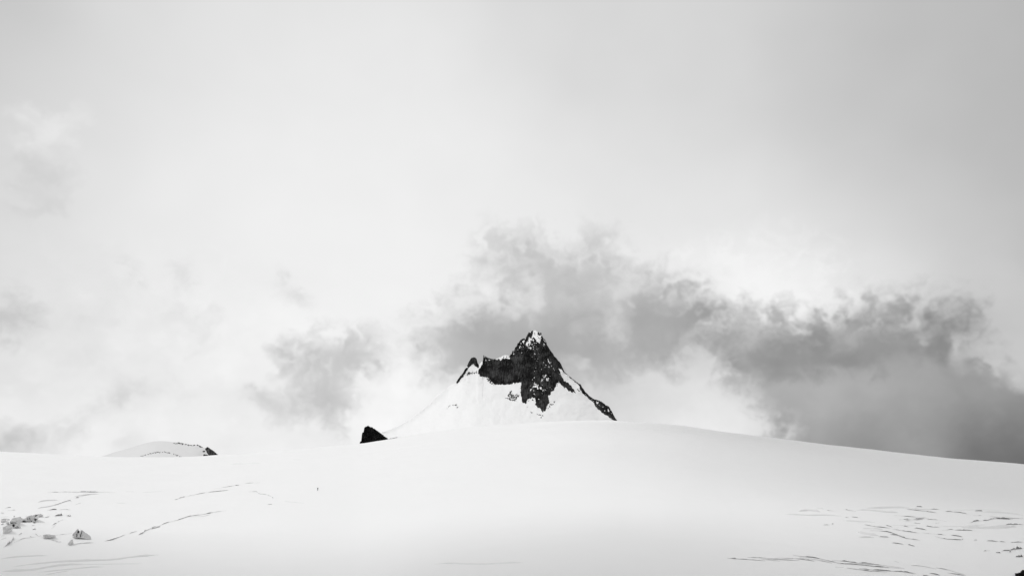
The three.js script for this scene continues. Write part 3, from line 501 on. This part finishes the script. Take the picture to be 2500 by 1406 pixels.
const peak = ridge({ name: 'mountain_peak', D: 1750, shape: {dust:[[0.42,[-115.48,569.97],[-91.3,580.63],[-86.91,563.59],[-110.46,529.88]],[0.34,[18.96,654.46],[72.74,654.46],[72.17,617.26],[55.55,599.95],[28.97,599.95],[16.75,615.09]],[0.38,[-3.77,628.14],[20.93,632.51],[20.82,606.43],[0.34,587.05]],[0.68,[29.01,606.43],[90.44,606.43],[99.49,550.89],[48.82,542.46]],[0.5,[28.62,542.46],[87.35,550.89],[86.73,517.36],[58.49,509.05],[34.4,504.91]],[0.5,[138.71,509.05],[222.94,509.05],[219.99,447.68]],[0.5,[-58.85,591.34],[-34.34,589.2],[-34.27,578.49],[-58.69,578.49]]],outline:[[-261.82,429.58],[-232.87,441.63],[-213.62,452.53],[-200.16,461.85],[-184.77,474.07],[-165.45,490.47],[-152.02,506.98],[-138.32,518.4],[-126.52,527.79],[-114.59,534.06],[-112.67,537.84],[-106.84,547.73],[-101.9,553.0],[-99.0,559.35],[-94.1,567.84],[-90.2,576.36],[-86.29,584.91],[-83.28,587.48],[-77.18,588.55],[-73.45,584.91],[-71.28,576.36],[-69.78,571.03],[-66.77,574.23],[-62.76,578.49],[-60.16,581.7],[-59.69,593.06],[-57.23,591.77],[-56.32,584.48],[-55.19,592.2],[-53.1,588.34],[-50.64,587.05],[-45.53,585.98],[-41.45,584.91],[-34.3,583.84],[-30.24,585.98],[-24.14,589.2],[-18.03,591.77],[-13.95,593.06],[-8.85,592.42],[-4.76,591.34],[-2.72,594.57],[-0.48,595.64],[0.55,602.11],[4.43,602.54],[6.49,609.67],[10.39,612.92],[11.23,619.86],[14.31,620.3],[16.79,624.87],[19.27,627.48],[22.98,630.32],[28.12,629.23],[31.25,635.79],[35.43,643.46],[39.57,645.21],[45.79,647.85],[51.98,647.41],[55.04,644.56],[58.09,640.17],[60.19,643.46],[62.64,641.26],[63.77,633.6],[65.17,630.32],[69.24,627.05],[72.22,620.52],[73.17,615.09],[76.17,610.75],[78.15,606.43],[82.14,599.95],[86.13,594.57],[88.09,590.27],[92.11,587.05],[96.05,580.63],[100.04,576.36],[103.92,567.84],[105.83,562.53],[108.72,556.17],[117.63,547.73],[127.51,539.31],[136.38,531.97],[141.32,528.83],[145.12,521.52],[150.88,513.2],[158.63,504.91],[166.42,498.71],[174.34,496.64],[182.22,493.55],[189.96,487.38],[196.77,483.28],[199.59,479.18],[202.31,473.05],[205.02,466.94],[208.67,459.82],[213.3,452.73],[221.67,441.63],[234.89,429.58]],rock:[[[-60.27,606.43],[-59.94,580.63],[-61.66,572.1],[-65.64,565.71],[-68.62,561.47],[-68.5,553.0],[-65.36,545.62],[-56.27,546.67],[-53.22,544.57],[-45.1,541.41],[-45.05,536.16],[-37.97,533.02],[-32.9,529.04],[-21.82,529.04],[-9.74,530.5],[4.37,533.23],[20.1,534.06],[18.43,521.52],[17.98,509.05],[19.34,497.68],[22.3,490.47],[30.29,489.44],[31.32,494.58],[34.34,497.68],[38.36,499.74],[43.35,498.3],[48.34,496.64],[47.23,486.36],[51.19,483.28],[56.14,480.21],[60.06,475.09],[63.01,472.64],[67.02,475.09],[70.09,480.21],[72.18,486.36],[76.27,492.52],[74.4,500.77],[72.48,505.94],[78.53,508.01],[80.63,513.2],[86.76,519.44],[87.85,523.61],[92.98,528.83],[96.11,534.06],[95.19,538.26],[98.08,531.97],[102.05,528.83],[105.95,523.61],[109.95,522.57],[114.88,518.4],[121.78,513.2],[124.81,514.24],[131.76,511.54],[126.94,518.4],[119.14,527.79],[113.25,534.06],[107.3,538.26],[102.39,544.57],[100.51,550.89],[98.62,557.23],[95.71,563.59],[98.15,564.01],[103.73,559.35],[108.67,554.06],[111.94,563.59],[114.27,661.09],[-60.97,661.09]],[[106.77,559.35],[108.7,555.12],[119.56,544.36],[131.4,534.06],[136.46,527.79],[139.09,521.52],[142.85,513.2],[148.67,506.98],[158.4,498.3],[166.16,491.5],[167.97,486.36],[173.65,478.16],[183.28,469.99],[194.87,461.85],[204.47,454.75],[214.24,451.72],[223.65,441.63],[227.57,521.52],[112.45,584.91]],[[-114.55,532.39],[-107.83,537.84],[-102.73,544.57],[-98.82,550.89],[-94.91,557.66],[-90.36,563.17],[-87.39,567.41],[-83.39,570.82],[-79.98,573.37],[-76.87,569.54],[-72.76,566.99],[-68.28,566.14],[-69.09,593.49],[-95.64,593.49],[-114.8,542.46]],[[133.02,520.48],[137.0,519.02],[139.51,515.7],[135.94,516.94]]],snow:[[[29.08,617.26],[33.25,627.05],[36.99,632.51],[39.44,629.23],[41.95,634.25],[43.68,643.46],[46.21,648.95],[55.06,646.09],[53.95,639.07],[56.38,635.13],[62.59,637.32],[60.0,628.14],[58.86,619.0],[53.75,621.17],[47.68,630.32],[43.57,631.41],[37.76,625.96],[40.18,619.43],[35.2,612.92],[33.11,607.51]],[[-34.3,583.41],[-30.25,587.05],[-13.96,594.57],[-4.15,592.2],[-4.14,581.7],[-6.8,585.98],[-18.01,585.77],[-26.14,582.13]],[[13.67,612.92],[18.8,613.35],[17.75,608.16],[15.09,607.29]],[[26.07,630.32],[29.56,629.23],[29.12,623.78],[26.66,625.52]],[[36.21,610.75],[40.3,609.67],[39.24,605.35],[36.79,606.43]],[[45.33,599.95],[49.79,596.72],[49.35,593.06],[46.51,595.21]],[[2.79,597.8],[5.24,596.72],[4.83,592.42],[2.79,593.92]],[[46.04,567.84],[49.47,565.71],[47.01,563.59]],[[44.81,545.62],[46.81,544.15],[45.18,542.46]],[[73.32,585.34],[78.12,579.56],[82.09,574.23],[77.66,576.36],[74.09,582.77]],[[80.26,585.98],[81.8,580.63],[82.08,573.16],[80.34,578.49]],[[82.59,567.84],[85.58,564.65],[90.53,558.29],[88.52,559.35],[83.96,564.65]],[[70.17,551.95],[71.12,547.73],[64.94,539.94],[56.78,533.02],[58.86,538.26],[67.04,545.62]],[[69.42,542.46],[77.53,544.57],[75.02,539.31],[72.95,535.74],[68.97,539.31]],[[46.71,534.06],[51.72,530.92],[51.03,523.61],[44.59,523.61],[39.54,520.48],[42.6,525.7]],[[52.3,528.83],[55.13,529.88],[54.23,521.52],[51.59,519.86]],[[55.66,523.61],[61.7,524.03],[60.62,518.4],[56.6,518.4]],[[73.49,569.97],[77.89,566.14],[75.01,563.59]],[[38.48,514.24],[40.89,514.24],[40.07,512.16]],[[54.39,500.77],[57.4,501.81],[54.35,497.68],[50.34,496.64]],[[58.78,531.97],[60.83,534.06],[57.72,527.79]],[[6.41,553.0],[8.03,551.95],[6.81,550.47]],[[18.74,599.95],[21.19,598.87],[19.95,595.64]],[[91.01,530.92],[95.1,534.06],[93.93,525.7],[88.85,523.61]],[[170.28,495.0],[177.23,493.55],[175.05,488.82],[171.71,490.47]],[[177.88,484.72],[184.74,481.64],[181.68,479.8]],[[186.55,477.14],[190.41,474.07],[187.42,474.07]],[[-56.77,588.13],[-53.63,580.63],[-55.04,579.56],[-56.71,582.77]],[[63.94,615.09],[65.98,614.65],[65.53,611.84]],[[83.31,550.89],[85.27,547.73],[83.6,544.57]],[[63.07,550.89],[64.64,547.73],[62.58,544.57]],[[78.62,513.2],[83.69,516.32],[80.99,511.13]],[[47.26,589.2],[49.29,588.13],[48.05,585.98]],[[68.47,574.23],[71.49,572.1],[69.81,568.9]],[[14.58,574.23],[15.38,572.1],[14.56,569.97]],[[33.37,500.77],[46.4,502.84],[48.38,500.77],[47.32,494.58],[30.32,494.58]]],grit:[[[-16.08,500.77],[-11.68,501.81],[-8.68,501.39],[-7.29,512.16],[-3.28,516.32],[1.34,510.09],[3.34,508.01],[14.37,508.64],[13.96,503.87],[10.74,500.77],[7.93,493.55],[1.33,495.0],[-3.67,496.64],[-9.67,499.53]],[[-95.78,550.89],[-90.81,555.12],[-82.74,557.23],[-72.62,557.66],[-70.54,554.06],[-76.59,552.58],[-86.69,551.74]],[[-123.43,487.38],[-113.43,486.77],[-111.95,491.5],[-112.37,484.31],[-118.36,484.31]],[[-54.2,542.46],[-45.09,540.36],[-42.01,534.06],[-32.9,529.04],[-38.94,529.46],[-47.05,534.06]],[[28.26,484.31],[33.24,483.28],[33.83,481.85],[29.24,482.25]],[[36.15,473.05],[41.72,472.44],[40.11,471.01],[36.54,471.62]],[[47.05,468.97],[55.97,466.33],[63.91,465.92],[62.89,464.29],[53.96,464.9]],[[51.94,461.45],[63.85,461.85],[57.87,459.82]],[[70.04,477.14],[80.19,488.41],[90.76,497.68],[89.32,495.61],[78.13,484.31],[72.02,476.12]],[[-136.1,477.14],[-129.3,483.28],[-123.03,487.38],[-129.25,481.64]],[[-98.56,538.68],[-84.5,542.46],[-90.53,540.78]],[[-113.32,482.25],[-108.36,483.28],[-109.3,480.82]]]}, cell: 0.9, base: 330, cotRock: 0.42, cotSnow: 1.15, blur: 22, rockTone: 0.027, jag: 1.6, relief: 2.2, seed: 1 }, { least: 12, backCot: 0.9, backRock: false });
peak.userData = { kind: 'structure', label: 'dark jagged rock peak with snow patches above a white snow apron', category: 'mountain' };
const hill = ridge({ name: 'hill', D: 3400, shape: {dust:[],outline:[[-1666.9,721.6],[-1594.05,736.8],[-1565.38,745.95],[-1536.83,756.13],[-1498.26,767.36],[-1450.11,782.72],[-1416.22,792.99],[-1386.7,799.16],[-1351.09,799.16],[-1320.11,796.08],[-1294.46,794.53],[-1268.23,788.88],[-1247.25,784.26],[-1221.06,785.8],[-1211.35,781.69],[-1197.68,774.52],[-1188.78,772.47],[-1185.6,771.45],[-1181.22,776.57],[-1174.72,773.5],[-1163.63,766.34],[-1152.55,759.19],[-1141.23,750.02],[-1129.18,742.89],[-1107.92,726.66]],rock:[[[-1221.34,787.85],[-1211.63,783.75],[-1196.67,774.52],[-1200.08,773.5],[-1213.32,777.59],[-1221.79,783.75]],[[-1190.86,787.85],[-1186.22,764.8],[-1179.99,756.13],[-1173.36,744.42],[-1167.28,736.8],[-1107.28,721.6],[-1112.43,762.25],[-1181.72,787.85]],[[-1197.18,759.7],[-1190.94,762.25],[-1185.33,758.17],[-1192.64,756.13]],[[-1191.39,746.96],[-1184.15,749.51],[-1173.15,742.89],[-1174.86,736.8],[-1192.54,736.8]]],snow:[],grit:[[[-1448.26,734.77],[-1413.87,746.96],[-1379.92,756.13],[-1344.72,757.66],[-1313.66,753.07],[-1274.93,737.31],[-1274.56,734.77],[-1313.2,750.02],[-1344.33,755.11],[-1379.52,753.58],[-1413.46,744.42]],[[-1319.19,789.91],[-1294.69,796.08],[-1268.23,788.88],[-1237.16,784.77],[-1220.63,782.72],[-1236.59,780.67],[-1267.63,784.77],[-1298.56,787.85]]]}, cell: 1.4, base: 575, cotRock: 0.6, cotSnow: 2.2, blur: 20, rockTone: 0.045, jag: 2.0, relief: 2.0, seed: 5, snow: DUSTY_SHADED_SNOW }, { least: 12, backCot: 1.6, backRock: false });
hill.userData = { kind: 'structure', label: 'distant low rounded snow hill with a dark rocky right end', category: 'hill' };
const outcrop = ridge({ name: 'rock_outcrop', D: 1140, shape: {dust:[],outline:[[-199.32,262.71],[-198.19,266.15],[-198.02,268.74],[-196.34,269.08],[-196.81,277.39],[-195.39,280.52],[-194.24,281.22],[-193.58,286.97],[-189.12,289.6],[-186.45,288.2],[-182.95,286.97],[-180.28,285.4],[-177.59,283.48],[-174.03,281.22],[-169.55,277.74],[-165.08,274.27],[-162.45,273.06],[-161.8,270.47],[-160.32,265.29]],rock:[],snow:[],grit:[]}, cell: 0.28, base: 190, cotRock: 0.35, cotSnow: 1, blur: 12, rockTone: 0.007, jag: 1.3, relief: 1.1, allRock: true, seed: 8 }, { least: 6, backCot: 0.35, backRock: true });
outcrop.userData = { label: 'black wedge shaped rock outcrop standing alone on the snow crest', category: 'rock' };
console.log('mountains');

// ---------------------------------------------------------------- ice blocks of the icefall
const BLOCKS = [[-189.93,-339.98,[[-0.6,2.6],[1.03,3.43],[2.04,3.68],[2.85,2.48],[1.79,1.24],[0.7,0.15],[0.0,-0.0]],9,"broad tilted grey ice slab of the broken icefall at the left edge",[]],[-191.63,-353.18,[[-2.99,1.47],[-2.01,2.04],[-0.92,1.7],[0.18,0.85],[0.74,0.29],[-0.0,-0.0],[-0.87,0.56],[-2.09,0.29]],7,"dark pointed ice block right of the broad slab in the icefall",[[[-2.63,1.31],[-1.96,1.78],[-1.61,1.29],[-1.6,0.64],[-2.13,0.51]],[[-0.95,0.96],[-0.41,0.81],[-0.05,0.24],[-0.4,0.29]]]],[-194.79,-359.14,[[-3.63,1.83],[-2.97,2.83],[-0.39,3.81],[0.02,3.04],[0.19,1.72],[-0.0,-0.0],[-1.0,0.69],[-1.52,1.6],[-2.79,1.93]],10,"tall pale hooked ice wall behind the pointed block in the icefall",[]],[-199.98,-359.53,[[-0.53,0.76],[-0.24,1.2],[0.35,1.3],[0.61,0.55],[0.0,-0.0]],4,"small dark ice lump above the broad slab in the icefall",[]],[-198.08,-372.98,[[-2.79,0.44],[-1.66,2.1],[-0.36,2.82],[0.26,2.63],[0.34,1.05],[-0.0,-0.0],[-1.29,0.15]],8,"grey cracked ice tower at the upper end of the icefall",[[[-0.97,1.75],[-0.68,1.85],[-0.35,0.9],[-0.65,1.02]],[[-1.55,1.51],[-1.42,1.6],[-1.19,0.75],[-1.34,0.78]]]],[-196.86,-372.29,[[-0.7,2.72],[0.28,3.32],[2.07,3.67],[0.34,2.04],[1.77,1.34],[0.0,0.0],[-0.46,0.99]],8,"winged ice block with dark clefts at the right end of the icefall",[[[0.38,1.8],[1.42,1.32],[0.77,0.68],[0.34,1.05]],[[-0.41,1.39],[-0.27,1.4],[-0.05,0.43],[-0.17,0.32]],[[0.35,2.93],[1.52,3.47],[0.46,2.34]]]],[-174.4,-340.18,[[-0.59,1.39],[0.67,1.75],[3.85,1.56],[1.86,0.64],[0.0,-0.0],[-0.29,0.52]],6,"long low wedge of grey ice between the icefall and the cleft block",[]],[-160.37,-347.84,[[-6.77,1.48],[-5.89,2.71],[-5.22,3.92],[-4.57,2.96],[-3.72,3.46],[-1.87,2.11],[-0.24,1.11],[0.0,0.0],[-1.51,0.05],[-3.46,0.45],[-5.16,0.49],[-6.43,0.99]],9,"lone tent shaped ice block split by a black cleft",[[[-5.05,3.72],[-4.47,2.79],[-4.57,2.18],[-5.11,2.12],[-5.18,3.11]],[[-3.77,3.06],[-3.59,3.18],[-3.66,1.65],[-3.7,0.65],[-3.98,0.73],[-3.97,1.82]],[[-5.33,1.74],[-5.03,1.85],[-4.9,0.77],[-5.2,0.7]]]],[-161.77,-335.32,[[-1.0,0.56],[-0.58,1.45],[-0.17,2.08],[0.44,2.12],[0.93,0.48],[0.0,-0.0]],5,"small rounded ice hump in front of the cleft block",[]],[-199.69,-368.7,[[-0.59,1.97],[0.73,1.57],[1.82,2.4],[2.22,0.8],[0.67,0.94],[0.0,0.0]],7,"pale sloping ice face joining the hooked wall and the cracked tower",[]],[-204.04,-386.55,[[0.0,0.0],[1.16,0.84],[1.9,1.45],[3.19,0.92],[2.54,0.55]],5,"thin pale ice fin behind the winged block",[]],[-205.36,-364.18,[[-0.16,0.82],[0.77,1.37],[1.63,1.62],[1.68,1.05],[0.49,0.19],[-0.0,0.0]],6,"low flat ice step touching the left edge above the broad slab",[]]];
BLOCKS.forEach(([x, z, outline, deep, label, holes], n) => {
  const g = new THREE.Group(); g.name = numbered('ice_block'); scene.add(g);
  const a = Math.atan2(x, -z); g.position.set(x, ground(x, z), z); g.rotation.y = -a;
  g.userData = { label, category: 'ice block', group: 'ice blocks of the icefall' };
  // local axes: x across, y up, -z away from the camera
  const q = rng(50 + n), N = [], m = outline.length;
  for (let i = 0; i < m; i++) { const [ax, ay] = outline[i], [bx, by] = outline[(i + 1) % m]; const steps = Math.max(1, Math.round(Math.hypot(bx - ax, by - ay) / 0.9)); for (let k = 0; k < steps; k++) { const t = k / steps; N.push([ax + (bx - ax) * t + (q() - 0.5) * 0.16, ay + (by - ay) * t + (q() - 0.5) * 0.16]); } }
  let cx = 0, cy = 0; for (const [u, v] of N) { cx += u / N.length; cy += v / N.length; }
  const ymin = Math.min(...N.map((p) => p[1])), slope = 0.3;
  const lean = (v) => -(v - ymin) * 0.28;
  const pos = [], idx = [], M = N.length;
  const fr = (u, v) => lean(v) + 1.6 * Math.abs(noise(u * 0.55 + v * 0.2, v * 0.3, n * 5 + 1)) + 0.25 * noise(u * 1.3, v * 0.9, n * 3 + 2);
  const rings = 5;
  for (let k = 0; k < rings; k++) { const s = 1 - k / rings; for (const [u, v] of N) { const U = cx + (u - cx) * s, V = cy + (v - cy) * s; pos.push(U, V, fr(U, V) + (1 - s) * 0.5); } }
  pos.push(cx, cy, fr(cx, cy) + 0.55);
  for (let k = 0; k < rings - 1; k++) for (let i = 0; i < M; i++) { const p = k * M + i, r = k * M + (i + 1) % M; idx.push(p, r, p + M, r, r + M, p + M); }
  for (let i = 0; i < M; i++) idx.push((rings - 1) * M + i, (rings - 1) * M + (i + 1) % M, rings * M);
  if (holes.length) {            // a face split by open clefts
    const sh = new THREE.Shape(N.map(([u, v]) => new THREE.Vector2(u, v)));
    for (const h of holes) sh.holes.push(new THREE.Path(h.map(([u, v]) => new THREE.Vector2(u, v))));
    const fg = new THREE.ShapeGeometry(sh), p = fg.attributes.position;
    for (let i = 0; i < p.count; i++) p.setZ(i, fr(p.getX(i), p.getY(i)));
    fg.computeVertexNormals(); mesh('ice_face', fg, PALE_ICE, g);
    for (const h of holes) {
      const hp = [], hi = [], c = h.length; let hx = 0, hy = 0; for (const [u, v] of h) { hx += u / c; hy += v / c; }
      for (const [u, v] of h) hp.push(u, v, fr(u, v) + 0.01, hx + (u - hx) * 0.6, hy + (v - hy) * 0.7, fr(u, v) - 4);
      hp.push(hx, hy, fr(hx, hy) - 4.3);
      for (let i = 0; i < c; i++) { const k = (i + 1) % c; hi.push(i * 2, i * 2 + 1, k * 2, k * 2, i * 2 + 1, k * 2 + 1, i * 2 + 1, 2 * c, k * 2 + 1); }
      mesh('cleft', geo(hp, hi), ICE, g);
    }
  } else mesh('ice_face', geo(pos, idx), PALE_ICE, g);
  // snow-covered body behind the face, sinking into the slope
  const bp = [], bi = [], L = 4;
  for (let k = 0; k <= L; k++) for (const [u, v] of N) { const t = k / L, s = 1 + 0.06 * Math.sin(t * 3) - 0.1 * t; const back = -deep * t; bp.push(cx + (u - cx) * s, k === 0 ? v : ymin + (v - ymin) * (1 - 0.15 * t) - 0.3 * t + slope * deep * t * (1 - t) * 0.3, k === 0 ? fr(u, v) : lean(v) + back); }
  for (let k = 0; k < L; k++) for (let i = 0; i < M; i++) { const p = k * M + i, r = k * M + (i + 1) % M; bi.push(p, p + M, r, r, p + M, r + M); }
  mesh('snow_body', geo(bp, bi), SNOW, g);
});

// ---------------------------------------------------------------- corner rock
{
  const [x, z] = [166.12,-302.29];
  const g = new THREE.IcosahedronGeometry(1, 24), p = g.attributes.position, col = [];
  for (let i = 0; i < p.count; i++) { const v = new THREE.Vector3().fromBufferAttribute(p, i); const s = 1 + 0.3 * fbm(v.x * 1.6, v.y * 1.6, v.z * 1.6 + 4, 4, 0.6); p.setXYZ(i, v.x * 3.6 * s, v.y * 2.4 * s, v.z * 3 * s); const c = 0.008 * (1 + 0.5 * fbm(v.x * 5, v.y * 5, v.z * 5, 3)); col.push(c, c, c); }
  g.setAttribute('color', new THREE.Float32BufferAttribute(col, 3)); g.computeVertexNormals();
  const o = mesh('boulder', g, ROCK, scene); o.position.set(x + 2.2, ground(x + 2.2, z) - 0.3, z);
  o.userData = { label: 'black boulder cut off by the bottom right corner of the snowfield', category: 'boulder' };
}

// ---------------------------------------------------------------- the walker
{
  const [x, z] = [-103.32,-475.07], who = new THREE.Group(); who.name = 'person'; scene.add(who);
  who.position.set(x, ground(x, z) - 0.02, z); who.rotation.y = 2.5;
  who.userData = { label: 'tiny walker in grey jacket and black trousers alone on the snow', category: 'person' };
  // joints in metres, y up, facing +z
  const J = { hip: [0, 0.95, 0], chest: [0, 1.28, 0.05], neck: [0, 1.47, 0.08], head: [0, 1.62, 0.11], sl: [0.19, 1.41, 0.06], sr: [-0.19, 1.41, 0.06], el: [0.29, 1.16, 0.02], er: [-0.28, 1.15, 0.12], wl: [0.30, 1.02, 0.24], wr: [-0.29, 1.03, 0.34], hl: [0.1, 0.92, 0], hr: [-0.1, 0.92, 0], kl: [0.12, 0.5, 0.14], kr: [-0.11, 0.5, -0.02], al: [0.12, 0.1, 0.1], ar: [-0.12, 0.12, -0.26], tl: [0.14, 0.05, 0.28], tr: [-0.14, 0.05, -0.1] };
  const field = (bones, res, smooth) => {
    const lo = new THREE.Vector3(1e9, 1e9, 1e9), hi = lo.clone().negate();
    for (const [a, b, ra, rb] of bones) for (const [v, r] of [[a, ra], [b, rb]]) { lo.min(new THREE.Vector3(v[0] - r, v[1] - r, v[2] - r)); hi.max(new THREE.Vector3(v[0] + r, v[1] + r, v[2] + r)); }
    const c = lo.clone().add(hi).multiplyScalar(0.5), half = Math.max(hi.x - lo.x, hi.y - lo.y, hi.z - lo.z) / 2 * 1.12;
    const mc = new MarchingCubes(res, SNOW, false, false, 60000); mc.isolation = 0;
    for (let k = 0; k < res; k++) for (let j = 0; j < res; j++) for (let i = 0; i < res; i++) {
      const X = c.x + ((i - res / 2) / (res / 2)) * half, Y = c.y + ((j - res / 2) / (res / 2)) * half, Z = c.z + ((k - res / 2) / (res / 2)) * half;
      let s = 0;
      for (const [a, b, ra, rb] of bones) { const dx = b[0] - a[0], dy = b[1] - a[1], dz = b[2] - a[2], l = dx * dx + dy * dy + dz * dz, t = l ? clamp(((X - a[0]) * dx + (Y - a[1]) * dy + (Z - a[2]) * dz) / l, 0, 1) : 0; s += Math.exp(-(Math.hypot(X - a[0] - t * dx, Y - a[1] - t * dy, Z - a[2] - t * dz) - ra - t * (rb - ra)) / smooth); }
      mc.field[i + j * res + k * res * res] = smooth * Math.log(s + 1e-30);
    }
    mc.update();
    const pos = [], idx = [];
    for (let i = 0; i < mc.count; i++) { pos.push(c.x + mc.positionArray[i * 3] * half, c.y + mc.positionArray[i * 3 + 1] * half, c.z + mc.positionArray[i * 3 + 2] * half); idx.push(i); }
    return geo(pos, idx);
  };
  const mat = (v) => new THREE.MeshStandardMaterial({ color: grey(v), roughness: 0.85 });
  const hand = (w, s) => { const b = [[w, [w[0], w[1] - 0.03, w[2] + 0.07], 0.03, 0.034]]; for (let k = 0; k < 4; k++) { const bx = w[0] + s * (k - 1.5) * 0.018, by = w[1] - 0.04; b.push([[bx, by, w[2] + 0.08], [bx, by - 0.03, w[2] + 0.1 + 0.006 * (k % 2)], 0.009, 0.009], [[bx, by - 0.03, w[2] + 0.1], [bx, by - 0.05, w[2] + 0.07], 0.009, 0.008]); } b.push([[w[0] - s * 0.03, w[1] - 0.02, w[2] + 0.04], [w[0] - s * 0.035, w[1] - 0.04, w[2] + 0.09], 0.011, 0.009]); return b; };
  const body = field([[J.hip, J.chest, 0.13, 0.14], [J.chest, J.neck, 0.13, 0.06], [J.neck, J.head, 0.055, 0.085], [[0, 1.64, 0.1], [0, 1.68, 0.09], 0.09, 0.085], [[0, 1.6, 0.2], [0, 1.62, 0.19], 0.016, 0.012], [J.sl, J.el, 0.055, 0.045], [J.el, J.wl, 0.043, 0.03], [J.sr, J.er, 0.055, 0.045], [J.er, J.wr, 0.043, 0.03], [J.hl, J.kl, 0.085, 0.06], [J.kl, J.al, 0.055, 0.04], [J.hr, J.kr, 0.085, 0.06], [J.kr, J.ar, 0.055, 0.04], ...hand(J.wl, 1), ...hand(J.wr, -1)], 110, 0.014);
  mesh('body', body, mat(0.3), who);
  mesh('jacket', field([[J.hip, J.chest, 0.165, 0.175], [J.chest, [0, 1.44, 0.07], 0.17, 0.1], [J.sl, J.el, 0.08, 0.066], [J.el, J.wl, 0.064, 0.05], [J.sr, J.er, 0.08, 0.066], [J.er, J.wr, 0.064, 0.05], [J.sl, J.chest, 0.08, 0.12], [J.sr, J.chest, 0.08, 0.12]], 60, 0.02), mat(0.09), who);
  mesh('trousers', field([[J.hl, J.kl, 0.11, 0.085], [J.kl, J.al, 0.08, 0.07], [J.hr, J.kr, 0.11, 0.085], [J.kr, J.ar, 0.08, 0.07], [[0.06, 0.95, 0], [-0.06, 0.95, 0], 0.13, 0.13]], 60, 0.02), mat(0.012), who);
  mesh('hat', field([[[0, 1.69, 0.1], [0, 1.72, 0.09], 0.098, 0.09]], 30, 0.01), mat(0.03), who);
  for (const [a, t] of [[J.al, J.tl], [J.ar, J.tr]]) mesh('boot', field([[a, [a[0], a[1] - 0.03, a[2]], 0.062, 0.055], [[a[0], 0.055, a[2] - 0.02], t, 0.052, 0.045]], 36, 0.012), mat(0.012), who);
  mesh('backpack', field([[[0, 1.12, -0.2], [0, 1.42, -0.17], 0.13, 0.11], [[0.07, 1.1, -0.19], [0.07, 1.36, -0.17], 0.11, 0.1], [[-0.07, 1.1, -0.19], [-0.07, 1.36, -0.17], 0.11, 0.1]], 40, 0.015), mat(0.06), who);
  for (const [w, s] of [[J.wl, 1], [J.wr, -1]]) mesh('trekking_pole', field([[[w[0], w[1] + 0.02, w[2] + 0.09], [w[0] + s * 0.06, 0.02, w[2] + 0.22], 0.02, 0.018]], 72, 0.004), mat(0.05), who);
}
renderer.render(scene, camera);
